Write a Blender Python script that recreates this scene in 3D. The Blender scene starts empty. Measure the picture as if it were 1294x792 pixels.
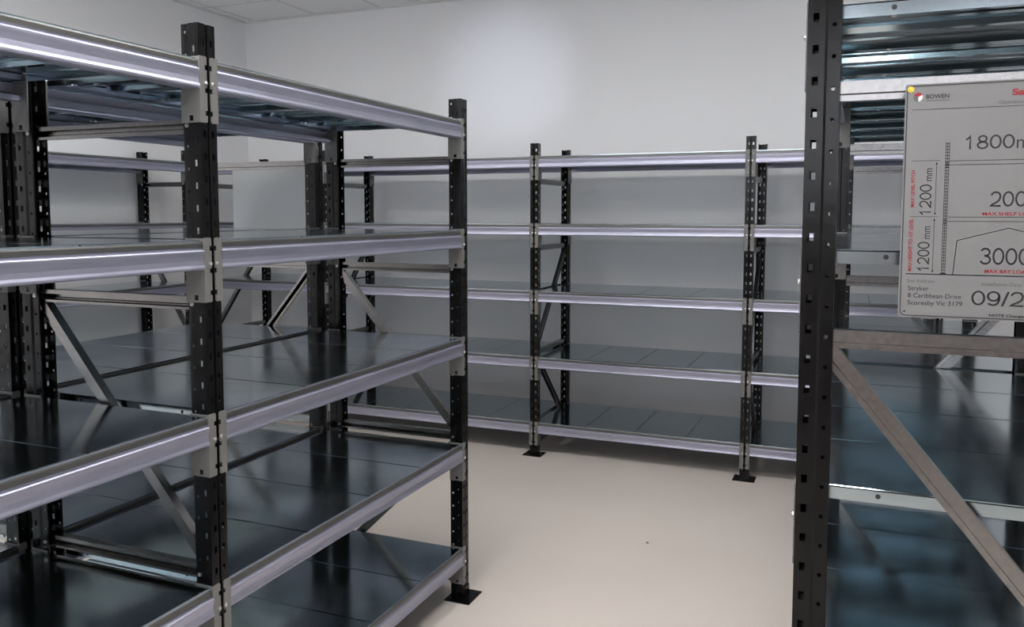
import bpy, bmesh, math, random
from mathutils import Vector, Matrix
random.seed(4)
SC = bpy.context.scene
COL = SC.collection
PI = math.pi

# ------------------------------------------------------------------ camera
F, YAW, PITCH, ROLL, CZ, CX, CY = 1052.77, -0.3909, -0.07508, 0.000718, 1.4579, 5.743, -46.319
fw = Vector((math.sin(YAW)*math.cos(PITCH), math.cos(YAW)*math.cos(PITCH), math.sin(PITCH)))
rt = Vector((math.cos(YAW), -math.sin(YAW), 0)); up = rt.cross(fw)
r2 = rt*math.cos(ROLL)+up*math.sin(ROLL); u2 = -rt*math.sin(ROLL)+up*math.cos(ROLL)
cam_d = bpy.data.cameras.new('camera'); cam = bpy.data.objects.new('camera', cam_d); COL.objects.link(cam)
M = Matrix((r2, u2, -fw)).transposed().to_4x4(); M.translation = Vector((0, 0, CZ)); cam.matrix_world = M
cam_d.sensor_fit = 'HORIZONTAL'; cam_d.sensor_width = 36.0
cam_d.lens = F/1294*36.0
cam_d.shift_x = -CX/1294; cam_d.shift_y = CY/1294
cam_d.clip_start = 0.02
SC.camera = cam

# ------------------------------------------------------------------ light and exposure
w = bpy.data.worlds.new('world'); SC.world = w; w.use_nodes = True
w.node_tree.nodes['Background'].inputs[0].default_value = (0.55, 0.68, 0.95, 1)
w.node_tree.nodes['Background'].inputs[1].default_value = 0.3
SC.view_settings.view_transform = 'Standard'; SC.view_settings.look = 'None'
SC.view_settings.exposure = -0.10; SC.view_settings.gamma = 1.0
SC.view_settings.use_curve_mapping = False
LAMP = 28.0           # emission of an added ceiling light's diffuser
FRONT_FILL = 85.0        # fill lamp behind the added window, watts
# each: x, y, size x, size y
ADDED_CEILING_LIGHTS = [
    (x, y, 0.56, 0.56) for y in (2.37, 0.63, -1.11) for x in (-3.06, -1.32, -0.16) if y > 0 or x < -1]

# ------------------------------------------------------------------ materials
def nmat(name):
    m = bpy.data.materials.new(name); m.use_nodes = True
    nt = m.node_tree; return m, nt, nt.nodes['Principled BSDF']
def noise(nt, scale, detail=3, rough=.55, coord='Object', stretch=None):
    tc = nt.nodes.new('ShaderNodeTexCoord'); n = nt.nodes.new('ShaderNodeTexNoise')
    n.inputs['Scale'].default_value = scale; n.inputs['Detail'].default_value = detail; n.inputs['Roughness'].default_value = rough
    if stretch:
        mp = nt.nodes.new('ShaderNodeMapping'); mp.inputs['Scale'].default_value = stretch
        nt.links.new(tc.outputs[coord], mp.inputs[0]); nt.links.new(mp.outputs[0], n.inputs[0])
    else: nt.links.new(tc.outputs[coord], n.inputs[0])
    return n
def ramp(nt, src, a, b, lo=.3, hi=.7):
    r = nt.nodes.new('ShaderNodeValToRGB'); r.color_ramp.elements[0].position = lo; r.color_ramp.elements[1].position = hi
    r.color_ramp.elements[0].color = (*a, 1); r.color_ramp.elements[1].color = (*b, 1)
    nt.links.new(src, r.inputs[0]); return r
def mk(name, c1, c2, scale, rough=(.5, .5), metal=0., bump=0., bscale=None, stretch=None, spec=.5):
    m, nt, b = nmat(name)
    n = noise(nt, scale, stretch=stretch)
    nt.links.new(ramp(nt, n.outputs['Fac'], c1, c2).outputs[0], b.inputs['Base Color'])
    rr = ramp(nt, n.outputs['Fac'], (rough[0],)*3, (rough[1],)*3); nt.links.new(rr.outputs[0], b.inputs['Roughness'])
    b.inputs['Metallic'].default_value = metal; b.inputs['Specular IOR Level'].default_value = spec
    if bump:
        n2 = noise(nt, bscale or scale*4, detail=2); bp = nt.nodes.new('ShaderNodeBump')
        bp.inputs['Strength'].default_value = bump; bp.inputs['Distance'].default_value = .002
        nt.links.new(n2.outputs['Fac'], bp.inputs['Height']); nt.links.new(bp.outputs[0], b.inputs['Normal'])
    return m
BLACK = mk('black_powder_coat', (.003, .003, .0033), (.005, .005, .0055), 40, (.17, .24), bump=.08, bscale=45, spec=.25)
BEAM = mk('silver_beam_finish', (.375, .38, .475), (.43, .435, .535), 6, (.38, .46), metal=.85, stretch=(1, 14, 14))
STRIP = mk('dark_reflection_edge', (.13, .13, .125), (.16, .16, .155), 6, (.36, .44), metal=.8, stretch=(1, 14, 14))  # darker base colour stands in for what this strip reflects
GREY = mk('grey_bracket_paint', (.155, .152, .146), (.175, .172, .165), 30, (.42, .5), metal=.1)
ZINC = mk('galvanised_shelf_steel', (.43, .52, .565), (.48, .57, .615), 5, (.11, .17), metal=1., bump=.05, bscale=3)
BRACE = mk('galvanised_brace_steel', (.235, .23, .227), (.30, .295, .29), 90, (.22, .27), metal=1.)
BOLT = mk('zinc_bolt', (.62, .62, .6), (.72, .72, .7), 60, (.25, .3), metal=1.)
WALL = mk('white_wall_paint', (.83, .83, .84), (.86, .86, .87), 1.2, (.45, .5), bump=.03, bscale=120)
FRONT = mk('taupe_wall_paint', (.24, .20, .19), (.27, .225, .215), 1.2, (.5, .6))  # unseen front wall, dark taupe chosen to dim and warm metal reflections
m, nt, b = nmat('beige_vinyl_floor')
n1 = noise(nt, 1.3); n2 = noise(nt, 260, 2)
r1 = ramp(nt, n1.outputs['Fac'], (.60, .545, .495), (.64, .58, .53)); r2_ = ramp(nt, n2.outputs['Fac'], (.93, .93, .93), (1, 1, 1), .35, .6)
mx = nt.nodes.new('ShaderNodeMix'); mx.data_type = 'RGBA'; mx.blend_type = 'MULTIPLY'; mx.inputs[0].default_value = 1
nt.links.new(r1.outputs[0], mx.inputs[6]); nt.links.new(r2_.outputs[0], mx.inputs[7]); nt.links.new(mx.outputs[2], b.inputs['Base Color'])
b.inputs['Roughness'].default_value = .5; FLOOR = m
CEIL = mk('mineral_ceiling_tile', (.88, .88, .88), (.91, .91, .91), 90, (.9, .95), bump=.2, bscale=150)
TBAR = mk('ceiling_grid_paint', (.66, .66, .66), (.70, .70, .70), 20, (.5, .6))
SKIRT = mk('white_skirting_paint', (.6, .6, .6), (.65, .65, .65), 5, (.4, .5))
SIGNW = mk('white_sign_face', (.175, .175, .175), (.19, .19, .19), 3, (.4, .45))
SIGNB = mk('grey_sign_back', (.62, .64, .65), (.68, .70, .71), 3, (.3, .4))
INK = mk('black_ink_and_hole_shade', (.012, .012, .014), (.018, .018, .02), 20, (.45, .5))
GREYINK = mk('grey_ink', (.09, .09, .09), (.11, .11, .11), 20, (.45, .5))
RED = mk('red_ink', (.26, .008, .014), (.30, .012, .02), 20, (.45, .5))
BRASS = mk('brass_screw', (.55, .38, .05), (.65, .46, .08), 60, (.25, .35), metal=1.)
m, nt, b = nmat('lamp_diffuser'); b.inputs['Emission Color'].default_value = (1.0, .975, .96, 1)
b.inputs['Emission Strength'].default_value = LAMP; LAMPM = m
GLASS, nt, b = nmat('added_window_glass'); b.inputs['Transmission Weight'].default_value = 1; b.inputs['Roughness'].default_value = 0; b.inputs['IOR'].default_value = 1.02

# ------------------------------------------------------------------ helpers
class MB:
    def __init__(s): s.bm = bmesh.new(); s.mi = 0
    def box(s, x0, x1, y0, y1, z0, z1):
        v = [s.bm.verts.new(p) for p in ((x0,y0,z0),(x1,y0,z0),(x1,y1,z0),(x0,y1,z0),(x0,y0,z1),(x1,y0,z1),(x1,y1,z1),(x0,y1,z1))]
        for f in ((3,2,1,0),(4,5,6,7),(0,1,5,4),(1,2,6,5),(2,3,7,6),(3,0,4,7)):
            s.bm.faces.new([v[i] for i in f]).material_index = s.mi
    def prism(s, pts, fn, a, b):
        """closed outline pts (2-D) extruded between a and b; fn(p, t) -> 3-D"""
        A = [s.bm.verts.new(fn(p, a)) for p in pts]; B = [s.bm.verts.new(fn(p, b)) for p in pts]
        n = len(pts)
        for i in range(n): s.bm.faces.new((A[i], A[(i+1)%n], B[(i+1)%n], B[i])).material_index = s.mi
        s.bm.faces.new(A[::-1]).material_index = s.mi; s.bm.faces.new(B).material_index = s.mi
    def cyl(s, c, axis, r, h, n=12, r2=None):
        ax = Vector(axis).normalized(); q = ax.to_track_quat('Z', 'Y').to_matrix(); r2 = r if r2 is None else r2
        A = []; B = []
        for i in range(n):
            t = 2*PI*i/n; d = Vector((math.cos(t), math.sin(t), 0))
            A.append(s.bm.verts.new(Vector(c)+q @ (d*r))); B.append(s.bm.verts.new(Vector(c)+q @ (d*r2)+ax*h))
        for i in range(n): s.bm.faces.new((A[i], A[(i+1)%n], B[(i+1)%n], B[i])).material_index = s.mi
        s.bm.faces.new(A[::-1]).material_index = s.mi; s.bm.faces.new(B).material_index = s.mi
    def mesh(s, name, mats, weld=False):
        if weld: bmesh.ops.remove_doubles(s.bm, verts=s.bm.verts, dist=1e-5)
        bmesh.ops.recalc_face_normals(s.bm, faces=s.bm.faces)
        me = bpy.data.meshes.new(name); s.bm.to_mesh(me); s.bm.free()
        for m in (mats if isinstance(mats, (list, tuple)) else [mats]): me.materials.append(m)
        return me
def link(name, me, parent=None, loc=(0,0,0), rot=(0,0,0), kind=None):
    o = bpy.data.objects.new(name, me); COL.objects.link(o); o.location = loc; o.rotation_euler = rot
    if parent: o.parent = parent
    if kind: o['kind'] = kind
    return o
def thing(name, label, cat, loc=(0,0,0), rz=0, group=None):
    o = bpy.data.objects.new(name, None); COL.objects.link(o); o.location = loc; o.rotation_euler = (0,0,rz)
    o.empty_display_size = .2; o['label'] = label; o['category'] = cat
    if group: o['group'] = group
    return o
def solid(o, t, off=0):
    md = o.modifiers.new('thickness', 'SOLIDIFY'); md.thickness = t; md.offset = off
    return o
def bevel(o, w, seg=2):
    md = o.modifiers.new('bevel', 'BEVEL'); md.width = w; md.segments = seg; md.limit_method = 'ANGLE'; md.angle_limit = math.radians(40)
    return o

# ------------------------------------------------------------------ the room
XL, XR, YB, YF, ZC = -4.60, 1.75, 5.46, -2.7, 2.99
def structure_box(name, m, *a):
    b = MB(); b.box(*a); return link(name, b.mesh(name, m), kind='structure')
structure_box('floor', FLOOR, XL-.1, XR+.1, YF-.1, YB+.1, -.1, 0)
structure_box('wall_back', WALL, XL-.1, XR+.1, YB, YB+.1, 0, ZC)
structure_box('wall_left', WALL, XL-.1, XL, YF-.1, YB, 0, ZC)
structure_box('wall_right', WALL, XR, XR+.1, YF-.1, YB, 0, ZC)
WX0, WX1, WZ0, WZ1 = -3.8, 1.2, 1.55, 2.6        # invented window, unseen, added behind the camera for front light
b = MB()
b.box(XL, WX0, YF-.1, YF, 0, ZC); b.box(WX1, XR, YF-.1, YF, 0, ZC); b.box(WX0, WX1, YF-.1, YF, 0, WZ0); b.box(WX0, WX1, YF-.1, YF, WZ1, ZC)
link('wall_front', b.mesh('wall_front', FRONT), kind='structure')
b = MB()
for x in (WX0, (WX0+WX1)/2-.025, WX1-.05): b.box(x, x+.05, YF-.08, YF-.03, WZ0, WZ1)
for z in (WZ0, WZ1-.05): b.box(WX0, WX1, YF-.08, YF-.03, z, z+.05)
win = link('added_window_1', b.mesh('added_window_frame', SKIRT), kind='structure')
b = MB(); b.box(WX0+.03, WX1-.03, YF-.058, YF-.052, WZ0+.03, WZ1-.03)
link('added_window_pane', b.mesh('added_window_pane', GLASS), win)
structure_box('ceiling', CEIL, XL-.1, XR+.1, YF-.1, YB+.1, ZC, ZC+.1)
b = MB(); TX, TY = -3.93, 4.98
k = -12
while k < 16:
    x = TX+.58*k; y = TY+.58*k
    if XL < x < XR: b.box(x-.009, x+.009, YF, YB, ZC-.002, ZC)
    if YF < y < YB: b.box(XL, XR, y-.009, y+.009, ZC-.0025, ZC)
    k += 1
link('trim_1', b.mesh('ceiling_grid', TBAR), kind='structure')
b = MB(); b.box(XL, XR, YB-.018, YB, ZC-.012, ZC); b.box(XL, XL+.018, YF, YB, ZC-.012, ZC)
link('trim_2', b.mesh('wall_angle', TBAR), kind='structure')
structure_box('baseboard_back', SKIRT, XL, XR, YB-.012, YB, 0, .09)
structure_box('baseboard_left', SKIRT, XL, XL+.012, YF, YB-.012, 0, .09)

# invented square ceiling lights, out of view, added to light the racks
for i, (x, y, sx, sy) in enumerate(ADDED_CEILING_LIGHTS):
    t = thing('added_ceiling_light', 'square white ceiling light added out of view to light the room', 'ceiling light', (x, y, ZC-.004), 0, 'added lights in the ceiling')
    b = MB(); sx2, sy2 = sx/2, sy/2
    b.box(-sx2-.02, sx2+.02, -sy2-.02, -sy2, -.012, .002); b.box(-sx2-.02, sx2+.02, sy2, sy2+.02, -.012, .002)
    b.box(-sx2-.02, -sx2, -sy2, sy2, -.012, .002); b.box(sx2, sx2+.02, -sy2, sy2, -.012, .002)
    link('frame', b.mesh('light_frame', SKIRT), t)
    b = MB(); b.box(-sx2, sx2, -sy2, sy2, -.006, 0); link('diffuser', b.mesh('light_diffuser', LAMPM), t)
# area lamp added behind the invented window as soft front fill
ld = bpy.data.lights.new('front_fill', 'AREA'); ld.shape = 'RECTANGLE'; ld.size = 4.9; ld.size_y = 1.0; ld.energy = FRONT_FILL; ld.color = (.94, .95, 1.0)
lo = bpy.data.objects.new('front_fill', ld); COL.objects.link(lo); lo.location = ((WX0+WX1)/2, YF-.14, (WZ0+WZ1)/2); lo.rotation_euler = (math.radians(90), 0, 0)

# added spot lamp that casts a bluish glow onto the back wall
sp = bpy.data.lights.new('wall_glow_spot', 'SPOT'); sp.energy = 650; sp.color = (.72, .78, 1.0); sp.spot_size = math.radians(8.0); sp.spot_blend = 1.0; sp.shadow_soft_size = .06
so = bpy.data.objects.new('wall_glow_spot', sp); COL.objects.link(so); so.location = (.5, YF+.05, 2.4)
so.rotation_euler = (Vector((-2.33, YB, 2.42))-so.location).to_track_quat('-Z', 'Y').to_euler()

# ------------------------------------------------------------------ rack parts
W, H = .050, 1.872                        # post width and height
Z = [.2046+.4*i for i in range(5)]        # five levels
FZ, SZ, RZ = .031, .0165, .0045           # hole offsets (front slot, side slot, round) modulo 50 mm
def post_mesh():
    P = [(.0075,.050),(.004,.050),(.004,.030),(0,.026),(0,0),(.021,0),(.0235,.006),(.0265,.006),(.029,0),(.05,0),(.05,.026),(.046,.030),(.046,.050),(.0425,.050)]
    # strips by index of their first outline point
    H_ = {1: (.010, .0044, .0044, RZ, 1), 3: (.0135, .0046, .0070, SZ, 0), 4: (.0125, .0042, .0074, FZ, 0), 8: (.0085, .0042, .0074, FZ, 0), 9: (.0125, .0046, .0070, SZ, 0), 11: (.010, .0044, .0044, RZ, 1)}
    bm = bmesh.new()
    def quad(p, d, u0, u1, z0, z1):
        if u1-u0 < 1e-6 or z1-z0 < 1e-6: return
        bm.faces.new([bm.verts.new((p[0]+d[0]*u, p[1]+d[1]*u, z)) for u, z in ((u0,z0),(u1,z0),(u1,z1),(u0,z1))])
    for i in range(len(P)-1):
        p, q = P[i], P[i+1]; L = math.hypot(q[0]-p[0], q[1]-p[1]); d = ((q[0]-p[0])/L, (q[1]-p[1])/L)
        h = H_.get(i)
        if not h: quad(p, d, 0, L, 0, H); continue
        c, hw, hh, off, rnd = h
        quad(p, d, 0, c-hw, 0, H); quad(p, d, c+hw, L, 0, H)
        z = 0; k = 0
        while True:
            zc = off+.05*k; k += 1
            if zc-hh < .006: continue
            if zc+hh > H-.006: break
            quad(p, d, c-hw, c+hw, z, zc-hh)
            if rnd:                         # octagonal opening inside the square cell
                n = 8; C = [(-1,-1),(0,-1),(1,-1),(1,0),(1,1),(0,1),(-1,1),(-1,0)]
                for j in range(8):
                    a, b_ = C[j], C[(j+1)%8]
                    def inn(t): r = math.hypot(*t); return (t[0]/r*.82, t[1]/r*.82)
                    pts = [a, b_, inn(b_), inn(a)]
                    bm.faces.new([bm.verts.new((p[0]+d[0]*(c+hw*x), p[1]+d[1]*(c+hw*x), zc+hh*y)) for x, y in pts])
            z = zc+hh
        quad(p, d, c-hw, c+hw, z, H)
    bmesh.ops.remove_doubles(bm, verts=bm.verts, dist=1e-6)
    me = bpy.data.meshes.new('post'); bm.to_mesh(me); bm.free(); me.materials.append(BLACK); return me
POST = post_mesh()
def foot_mesh(front):
    b = MB(); b.box(-.034, W+.034, -front, .062, .0, .004)
    b.box(.001, W-.001, -.0042, -.0015, .004, .045)
    for x in (-.022, W+.022): b.cyl((x, .04, .004), (0,0,1), .0075, .006, 6)
    return b.mesh('foot_plate', BLACK)
FOOT = {0: foot_mesh(.042), 1: foot_mesh(.022)}
def channel(L, name):          # galvanised C channel along +x from 0 to L, open towards +y, height in z
    b = MB(); h, d, t = .0155, .011, .0016
    pts = [(d,-h),(d,-h+.006),(d-t,-h+.006),(d-t,-h+t),(-d+.004+t,-h+t),(-d+.004+t,-.0055),(-d+t,-.0035),(-d+t,h-t),(d-t,h-t),(d-t,h-.010),(d,h-.010),(d,h),(-d,h),(-d,-.0042),(-d+.004,-.0062),(-d+.004,-h)]
    b.prism(pts, lambda p, s: (s, p[0], p[1]), 0, L)
    return b.mesh(name, BRACE)
_bolt = MB(); _bolt.cyl((0,0,0), (-1,0,0), .0052, .0035, 6); _bolt.cyl((-.0035,0,0), (-1,0,0), .003, .003, 10, .0018)
_bolt.cyl((0,0,0), (1,0,0), .0015, .004, 8); BRACEBOLT = _bolt.mesh('bolt', BOLT)
def bracket_mesh(side):        # side -1: at the left end of a beam (post to the left); +1 mirrored
    b = MB(); N = [.024, .074, .124]
    out = [(.002, 0), (-.0165, 0), (-.0195, -.003)]
    for n in N: out += [(-.0195, -n+.0055), (-.0135, -n+.0055), (-.0135, -n-.0055), (-.0195, -n-.0055)]
    out += [(-.0195, -.142), (-.0165, -.145), (.002, -.145)]
    b.prism([(-side*x, z) for x, z in out], lambda p, s: (p[0], s, p[1]), -.0045, -.0015)
    sx = -side
    def pl(y0, y1, z0, z1): b.box(min(0, .003*sx), max(0, .003*sx), y0, y1, z0, z1)
    # side plate with its hook hole near the bottom
    pl(-.0045, .050, -.129, -.001); pl(-.0045, .016, -.141, -.129); pl(.028, .050, -.141, -.129); pl(-.0045, .050, -.145, -.141)
    b.mi = 1; b.cyl((side*.0150, -.0045, -.059), (0,-1,0), .0052, .0025, 12, .0046); b.cyl((side*.0150, -.007, -.059), (0,-1,0), .0046, .0012, 12, .002)
    return b.mesh('end_bracket', [GREY, BOLT])
BRK = {-1: bracket_mesh(-1), 1: bracket_mesh(1)}
def beam_mesh(L):
    P = [(.034,-.008),(.004,-.008),(.0005,-.0095),(-.0005,-.012),(-.0005,-.0225),(.0020,-.0245),(.0015,-.0262),(-.0035,-.0275),(-.0055,-.0295),
         (-.0055,-.033),(-.0040,-.041),(-.0030,-.050),(-.0040,-.060),(-.0060,-.0655),(-.0060,-.069),(-.0030,-.0715),(.034,-.0715),(.034,-.060),(.032,-.060),(.032,-.0695),(-.0010,-.0695),
         (-.0010,-.050),(.006,-.026),(.006,-.0215),(.032,-.0215),(.034,-.0215)]
    b = MB(); b.prism(P, lambda p, s: (s, p[0], p[1]), .003, L-.003)
    b.bm.faces.ensure_lookup_table()
    for i in (1, 2, 3): b.bm.faces[i].material_index = 1
    me = b.mesh('beam', [BEAM, STRIP])
    return me
def panel_mesh(Wd, D):         # folded tray: top, side flanges with return lips, end flanges, centre stiffener
    b = MB(); t = .0012; g = .0015; f = .024
    b.prism([(g,-.0035),(g,-.0016),(g+.0016,0),(Wd-g-.0016,0),(Wd-g,-.0016),(Wd-g,-.0035),(Wd-g-.0012,-.0035),(Wd-g-.002,-t),(g+.002,-t),(g+.0012,-.0035)], lambda p, s: (p[0], s, p[1]), 0, D)
    for x in (g, Wd-g-t): b.box(x, x+t, 0, D, -f, -t)
    b.box(g+t, g+.014, 0, D, -f, -f+t); b.box(Wd-g-.014, Wd-g-t, 0, D, -f, -f+t)
    c = Wd/2
    for o in (-.05, .05):
        b.prism([(c+o-.016,-t),(c+o-.010,-.011),(c+o+.010,-.011),(c+o+.016,-t)], lambda p, s: (p[0], s, p[1]), .01, D-.01)
    for y in (0, D-t): b.box(g, Wd-g, y, y+t, -f, -t)
    for y in (.121, D-.121):
        b.mi = 1
        for x in (g+.009, Wd-g-.009): b.cyl((x, y, -f), (0,0,-1), .0042, .002, 10, .003)
        b.mi = 2  # black discs stand for the shade inside punched holes
        b.cyl((g, y, -.012), (-1,0,0), .0042, .0002, 14); b.cyl((Wd-g, y, -.012), (1,0,0), .0042, .0002, 14)
    return b.mesh('shelf_panel', [ZINC, BOLT, INK])
CACHE = {}
def cached(key, fn):
    if key not in CACHE: CACHE[key] = fn()
    return CACHE[key]
def rack(label, loc, rz, xs, D, splits, flips=None, diag=-1):
    """xs: left edge of each frame along the run; splits: panels per bay"""
    R = thing('shelving_rack', label, 'shelving rack', loc, rz, None)
    for i, x in enumerate(xs):
        for (px, py, r) in ((x, 0, 0), (x+W, D, PI)):
            p = link('post', POST, R, (px, py, .004), (0,0,r)); solid(p, .0018, 0)
            link('foot_plate', FOOT[int(r > 0)], p, (0, 0, -.004))
        # bracing inside the frame
        fl = bool(flips and flips[i])
        def brace(y0, z0, y1, z1):
            dy, dz = y1-y0, z1-z0; L = math.hypot(dy, dz)
            me = cached(('ch', round(L, 3)), lambda: channel(L, 'brace'))
            o = link('brace', me, R, (x+W/2, y0, z0))
            ax = Vector((0, dy/L, dz/L)); side = Vector((-1, 0, 0))   # the open side of the channel
            if abs(dz) > .1: side = side*diag       # diagonals turn their closed side the other way
            m3 = Matrix((ax, side, ax.cross(side))).transposed()
            o.rotation_euler = m3.to_euler()
            return o
        e = .040
        for z in (1.6545, 1.2545, .6245, .0745):
            brace(e-.012, z, D-e+.012, z)
            for yy in (e, D-e): link('bolt', BRACEBOLT, R, (x+.004, yy, z))
        a, b_ = (D-e, e) if not fl else (e, D-e)       # a: high end of the upper diagonal
        brace(a, 1.239, b_, .654); brace(b_, .599, a, .110)
    for i in range(len(xs)-1):
        x0 = xs[i]+W; L = xs[i+1]-x0
        me = cached(('bm', round(L, 3)), lambda: beam_mesh(L))
        n = splits[i]; PW = (L+W*.0)/n
        pm = cached(('pn', round(PW, 4), D), lambda: panel_mesh(PW, D-.012))
        for l in range(5):
            for side, (bx, by, r) in (('f', (x0, 0, 0)), ('r', (x0+L, D, PI))):
                bmo = link('beam', me, R, (bx, by, Z[l]), (0,0,r))
                link('end_bracket', BRK[-1], bmo); link('end_bracket', BRK[1], bmo, (L, 0, 0))
            for k in range(n):
                link('shelf_panel', pm, R, (x0+k*PW, .006, Z[l]-.0045))
    return R

A = rack('black and silver shelving rack at left, fronting the open aisle, nearest the camera', (-1.354, .1475, 0), PI/2, [0, 1.3048, 2.604], .585, [4, 4])
B = rack('black and silver shelving rack standing back to back behind the near left rack', (-2.578, 2.8015, 0), -PI/2, [0, 1.2993, 2.604], .585, [4, 4])
Cc = rack('long black and silver shelving rack along the back wall across the aisle end', (-4.272, 4.638, 0), 0, [0, .937, 2.449, 3.693, 4.617], .600, [3, 5, 4, 3])
D_ = rack('shallow black and silver shelving rack standing along the left wall', (-4.122, 1.690, 0), PI/2, [0, 1.3, 2.60], .440, [4, 4])
E_ = rack('black and silver shelving rack at right, seen from its end, carrying the white sign', (-.087, 4.085, 0), -PI/2, [0, 1.300, 2.600], .560, [4, 4], flips=[0, 0, 1], diag=1)

# ------------------------------------------------------------------ the load sign
SX, SY, ST = .057, 1.4040, 1.653
sign = thing('load_sign', 'white load rating sign with black and red lettering on the end of right rack', 'sign', (SX, SY, ST))
def rrect(x0, z0, x1, z1, r, n=5):
    P = []
    for cx, cz, a in ((x1-r, z1-r, 0), (x0+r, z1-r, 90), (x0+r, z0+r, 180), (x1-r, z0+r, 270)):
        for k in range(n+1):
            t = math.radians(a+90*k/n); P.append((cx+r*math.cos(t), cz+r*math.sin(t)))
    return P
SW, SH = .288, .352
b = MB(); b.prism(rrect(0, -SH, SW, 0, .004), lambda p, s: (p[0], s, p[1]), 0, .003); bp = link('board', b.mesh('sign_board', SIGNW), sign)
INKY0, INKY1 = -.0004, .0
def ring(b, outer, inner):
    n = len(outer)
    for i in range(n):
        j = (i+1) % n
        b.prism([outer[i], outer[j], inner[j], inner[i]], lambda p, s: (p[0], s, p[1]), INKY0, INKY1)
def seg(b, p, q, w=.0006):
    d = Vector((q[0]-p[0], q[1]-p[1])); n = Vector((-d.y, d.x)).normalized()*w/2
    b.prism([(p[0]+n.x,p[1]+n.y),(q[0]+n.x,q[1]+n.y),(q[0]-n.x,q[1]-n.y),(p[0]-n.x,p[1]-n.y)], lambda p_, s: (p_[0], s, p_[1]), INKY0, INKY1)
def tri(b, pts): b.prism(pts, lambda p, s: (p[0], s, p[1]), INKY0, INKY1)
b = MB()
ring(b, rrect(.0022, -SH+.0022, SW-.0022, -.0022, .008), rrect(.0036, -SH+.0036, SW-.0036, -.0036, .0068))
link('border', b.mesh('sign_border', INK), sign)
b = MB()
seg(b, (.010, -.038), (.278, -.038))
seg(b, (.0275, -.0253), (.060, -.0253), .0005)
seg(b, (.012, -.1145), (.051, -.1145), .0005); seg(b, (.062, -.1155), (.226, -.1155), .0007); seg(b, (.062, -.1215), (.226, -.1215), .0007)
seg(b, (.012, -.1985), (.051, -.1985), .0005); seg(b, (.063, -.1990), (.226, -.1990), .0007); seg(b, (.063, -.2055), (.226, -.2055), .0007)
seg(b, (.009, -.2855), (.278, -.2855), .0016)
for x, z0, z1 in ((.0460, -.1155, -.1975), (.0455, -.2000, -.2845)):
    seg(b, (x, z0-.002), (x, z1+.002), .0006)
    tri(b, [(x-.0014, z0-.005), (x+.0014, z0-.005), (x, z0-.0008)]); tri(b, [(x-.0014, z1+.005), (x, z1+.0008), (x+.0014, z1+.005)])
for p, q in (((.073,-.2850),(.077,-.2340)), ((.077,-.2340),(.144,-.2150)), ((.144,-.2150),(.211,-.2340)), ((.211,-.2340),(.215,-.2850))): seg(b, p, q, .0011)
for x0 in (.0575, .2245):                                   # drawn uprights
    for dx in (0, .0024, .0048): seg(b, (x0+dx, -.088), (x0+dx, -.2845), .0007)
    for k in range(44): seg(b, (x0, -.0895-.0045*k), (x0+.0048, -.0895-.0045*k), .0009)
    seg(b, (x0-.002, -.2842), (x0+.0068, -.2842), .0016)
    for zz in (-.118, -.202): 
        for k in range(4): seg(b, (x0+.0004, zz-.0022*k), (x0+.0048, zz-.0022*k), .0011)
link('diagram', b.mesh('sign_diagram', INK), sign)
# logo: a grey and red disc
b = MB(); 
def sector(b, a0, a1, r, cx=.0175, cz=-.0195, n=12):
    tri(b, [(cx, cz)]+[(cx+r*math.cos(math.radians(a0+(a1-a0)*k/n)), cz+r*math.sin(math.radians(a0+(a1-a0)*k/n))) for k in range(n+1)])
b.mi = 0; sector(b, 30, 150, .0068); b.mi = 1; sector(b, 150, 275, .0066); b.mi = 2; sector(b, 275, 390, .0062)
link('logo', b.mesh('sign_logo', [RED, GREYINK, SIGNB]), sign)
def text_geo(txt, x0, z0, x1=None, z1=None, capw=None, rot=0, bold=0.):
    """lettering laid in the sign plane: box from (x0,z0) lower-left; z1 top; x1 right, or natural width"""
    cu = bpy.data.curves.new('t', 'FONT'); cu.body = txt; cu.size = 1; cu.offset = bold; cu.extrude = 0; cu.resolution_u = 4; cu.space_character = 1.0
    o = bpy.data.objects.new('t', cu); COL.objects.link(o)
    dg = bpy.context.evaluated_depsgraph_get(); me = bpy.data.meshes.new_from_object(o.evaluated_get(dg))
    vs = [v.co.copy() for v in me.vertices]; fs = [list(p.vertices) for p in me.polygons]
    bpy.data.objects.remove(o); bpy.data.curves.remove(cu); bpy.data.meshes.remove(me)
    capz = .73 if True else 0
    mnx = min(v.x for v in vs); mxx = max(v.x for v in vs)
    if rot == 0:
        s = (z1-z0)/capz; sx = s if x1 is None else (x1-x0)/(mxx-mnx)
        pts = [(x0+(v.x-mnx)*sx, z0+v.y*s) for v in vs]
    else:   # reading upwards: x0 = left of caps, x1 = baseline (right), z0 bottom, z1 top
        s = (x1-x0)/capz; sx = (z1-z0)/(mxx-mnx)
        pts = [(x1-v.y*s, z0+(v.x-mnx)*sx) for v in vs]
    return pts, fs
def arc(cx, cy, rx, ry, a0, a1, n=14):
    return [(cx+rx*math.cos(math.radians(a0+(a1-a0)*k/n)), cy+ry*math.sin(math.radians(a0+(a1-a0)*k/n))) for k in range(n+1)]
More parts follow.
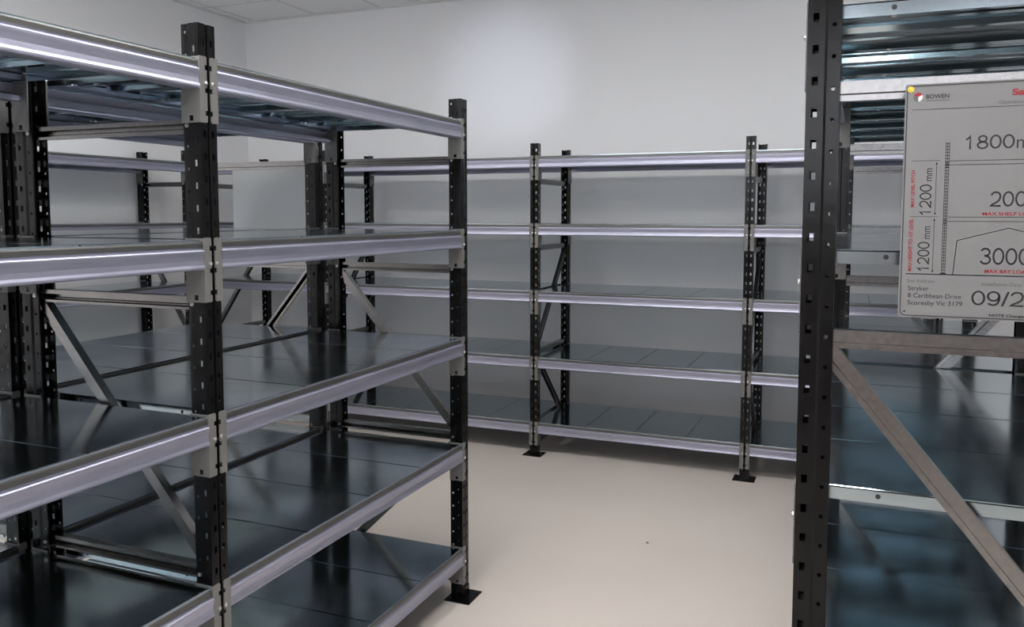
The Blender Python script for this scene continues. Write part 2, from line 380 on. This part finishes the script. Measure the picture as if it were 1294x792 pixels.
DIG = {'0': ([arc(.27,.365,.215,.325,0,360,28)[:-1]], 1), '1': ([[(.10,.50),(.17,.545),(.24,.615),(.285,.69),(.285,0)]], 0),
       '2': ([arc(.27,.50,.20,.19,170,0)+arc(.20,.49,.27,.30,0,-45,6)[1:]+[(.30,.20),(.12,.10),(.055,.035),(.50,.035)]], 0),
       '3': ([arc(.26,.535,.185,.155,160,-75)+[(.27,.38),(.22,.38)], [(.22,.385),(.28,.38)]+arc(.265,.205,.21,.17,80,-165)], 0),
       '5': ([[(.46,.655),(.155,.655),(.105,.36)]+arc(.265,.235,.205,.20,145,-165)], 0),
       '8': ([arc(.27,.53,.17,.155,0,360,22)[:-1], arc(.27,.205,.21,.17,0,360,24)[:-1]], 1),
       '9': ([arc(.265,.47,.205,.22,0,360,24)[:-1], arc(.265,.37,.205,.335,15,-80,12)+arc(.255,.16,.175,.125,-95,-165,6)], 2),
       '/': ([[(.02,-.01),(.24,.72)]], 0)}
ADV = {'/': .28}
def stroke_geo(txt, x0, z0, x1, z1, rot=0, w=.086):
    V = []; Fc = []; pen = 0
    def ribbon(pts, closed, ox):
        n = len(pts); L = []; R_ = []
        for i, p in enumerate(pts):
            a = Vector(pts[(i-1) % n] if (closed or i) else p); c = Vector(pts[(i+1) % n] if (closed or i < n-1) else p)
            p = Vector(p); d1 = (p-a); d2 = (c-p); d1 = d1.normalized() if d1.length else d2.normalized(); d2 = d2.normalized() if d2.length else d1
            nn = Vector((-(d1+d2).y, (d1+d2).x)).normalized(); k = w/2/max(.5, nn.dot(Vector((-d1.y, d1.x))))
            L.append(p+nn*k); R_.append(p-nn*k)
        base = len(V)
        for a, c in zip(L, R_): V.append((a.x+ox, a.y)); V.append((c.x+ox, c.y))
        for i in range(n if closed else n-1):
            j = (i+1) % n; Fc.append([base+2*i, base+2*j, base+2*j+1, base+2*i+1])
    for ch in txt:
        P, cl = DIG[ch]
        for i, pts in enumerate(P): ribbon(pts, cl == 1 or (cl == 2 and i == 0), pen)
        pen += ADV.get(ch, .56)
    mnx = min(v[0] for v in V); mxx = max(v[0] for v in V)
    if rot == 0:
        s = (z1-z0)/.72; sx = (x1-x0)/(mxx-mnx); return [(x0+(v[0]-mnx)*sx, z0+v[1]*s) for v in V], Fc
    s = (x1-x0)/.72; sx = (z1-z0)/(mxx-mnx); return [(x1-v[1]*s, z0+(v[0]-mnx)*sx) for v in V], Fc
def lettering(name, m, items):
    bm = bmesh.new()
    for it in items:
        pts, fs = stroke_geo(**it) if it['txt'] in ('1800','1200','200','3000','09/25') else text_geo(**it)
        V = [bm.verts.new((x, -.0004, z)) for x, z in pts]
        for f in fs:
            try: bm.faces.new([V[i] for i in f])
            except ValueError: pass
    bmesh.ops.recalc_face_normals(bm, faces=bm.faces)
    for f in bm.faces:
        if f.normal.y > 0: f.normal_flip()
    me = bpy.data.meshes.new(name); bm.to_mesh(me); bm.free(); me.materials.append(m)
    return link(name, me, sign)
def letterings(m, items):          # every line of writing is its own part
    for it in items: lettering('lettering', m, [it])
def T(txt, x0, z0, x1, z1, **k): return dict(txt=txt, x0=x0, z0=z0, x1=x1, z1=z1, **k)
letterings(INK, [
    T('BOWEN', .0283, -.0222, .0592, -.0160, bold=.02),
    T('1800', .0830, -.0990, .1465, -.0790), T('mm', .1490, -.0990, .1850, -.0790),
    T('1200', .0245, -.1960, .0405, -.1500, rot=1), T('mm', .0290, -.1450, .0405, -.1260, rot=1),
    T('1200', .0245, -.2810, .0405, -.2365, rot=1), T('mm', .0290, -.2320, .0405, -.2130, rot=1),
    T('200', .1170, -.1835, .1650, -.1615), T('kg', .1670, -.1835, .1920, -.1615),
    T('3000', .1080, -.2690, .1730, -.2445), T('kg', .1750, -.2690, .2010, -.2445),
    T('Stryker', .0130, -.3105, .0415, -.3035), T('8 Caribbean Drive', .0130, -.3215, .0855, -.3145), T('Scoresby Vic 3179', .0130, -.3325, .0875, -.3255),
    T('09/25', .0990, -.3300, .1870, -.3085),
    T('NOTE Changes to shelving', .1230, -.3460, .2050, -.3420, bold=.03)])
letterings(GREYINK, [
    T('Operation', .1245, -.0345, .1560, -.0290), T('Site Address', .0110, -.2985, .0490, -.2930), T('Installation Date', .1120, -.3005, .1630, -.2950)])
letterings(RED, [
    T('Safe', .1405, -.0225, .1700, -.0135, bold=.035),
    T('MAX LEVEL PITCH', .0120, -.1840, .0172, -.1285, rot=1, bold=.02), T('MAX HEIGHT TO 1ST LEVEL', .0112, -.2815, .0166, -.2020, rot=1, bold=.02),
    T('MAX SHELF LOAD', .1090, -.1965, .1790, -.1915, bold=.02), T('MAX BAY LOAD', .1150, -.2815, .1730, -.2760, bold=.02)])
b = MB()
b.cyl((.0075, 0, -.0078), (0,-1,0), .0048, .0012, 16, .0044); b.cyl((.0075, -.0012, -.0078), (0,-1,0), .003, .0016, 6, .0022)
b.cyl((SW-.0075, 0, -.0078), (0,-1,0), .0048, .0012, 16, .0044); b.cyl((SW-.0075, -.0012, -.0078), (0,-1,0), .003, .0016, 6, .0022)
link('screw', b.mesh('sign_screw', BRASS), sign)
b = MB(); b.cyl((.0088, 0, -.3432), (0,-1,0), .0016, .0004, 12); link('fixing_hole', b.mesh('sign_hole', INK), sign)  # a black disc drawn for the dark of the hole
# back of a second sign, on the far end frame of the rear left rack
s2 = thing('load_sign', 'plain grey back of a load sign on the far end of the back-to-back rack', 'sign', (-2.45, 2.806, 1.362))
b = MB(); b.prism(rrect(0, 0, .40, .296, .004), lambda p, s: (p[0], s, p[1]), 0, .003); link('board', b.mesh('sign_back_board', SIGNB), s2)

# a brown speck lying on the open floor
b = MB(); b.prism([(.006*math.cos(a)*(1+.25*math.sin(3*a)), .005*math.sin(a)) for a in [2*PI*k/14 for k in range(14)]], lambda p, t: (p[0]*(1-t*60), p[1]*(1-t*60), t), 0, .004)
CRUMB = mk('brown_crumb', (.16, .10, .05), (.22, .14, .07), 60, (.7, .8))
o = link('floor_crumb', b.mesh('floor_crumb', CRUMB), None, (-.835, 3.556, 0)); o['label'] = 'tiny brown crumb lying alone on the open beige floor'; o['category'] = 'crumb'
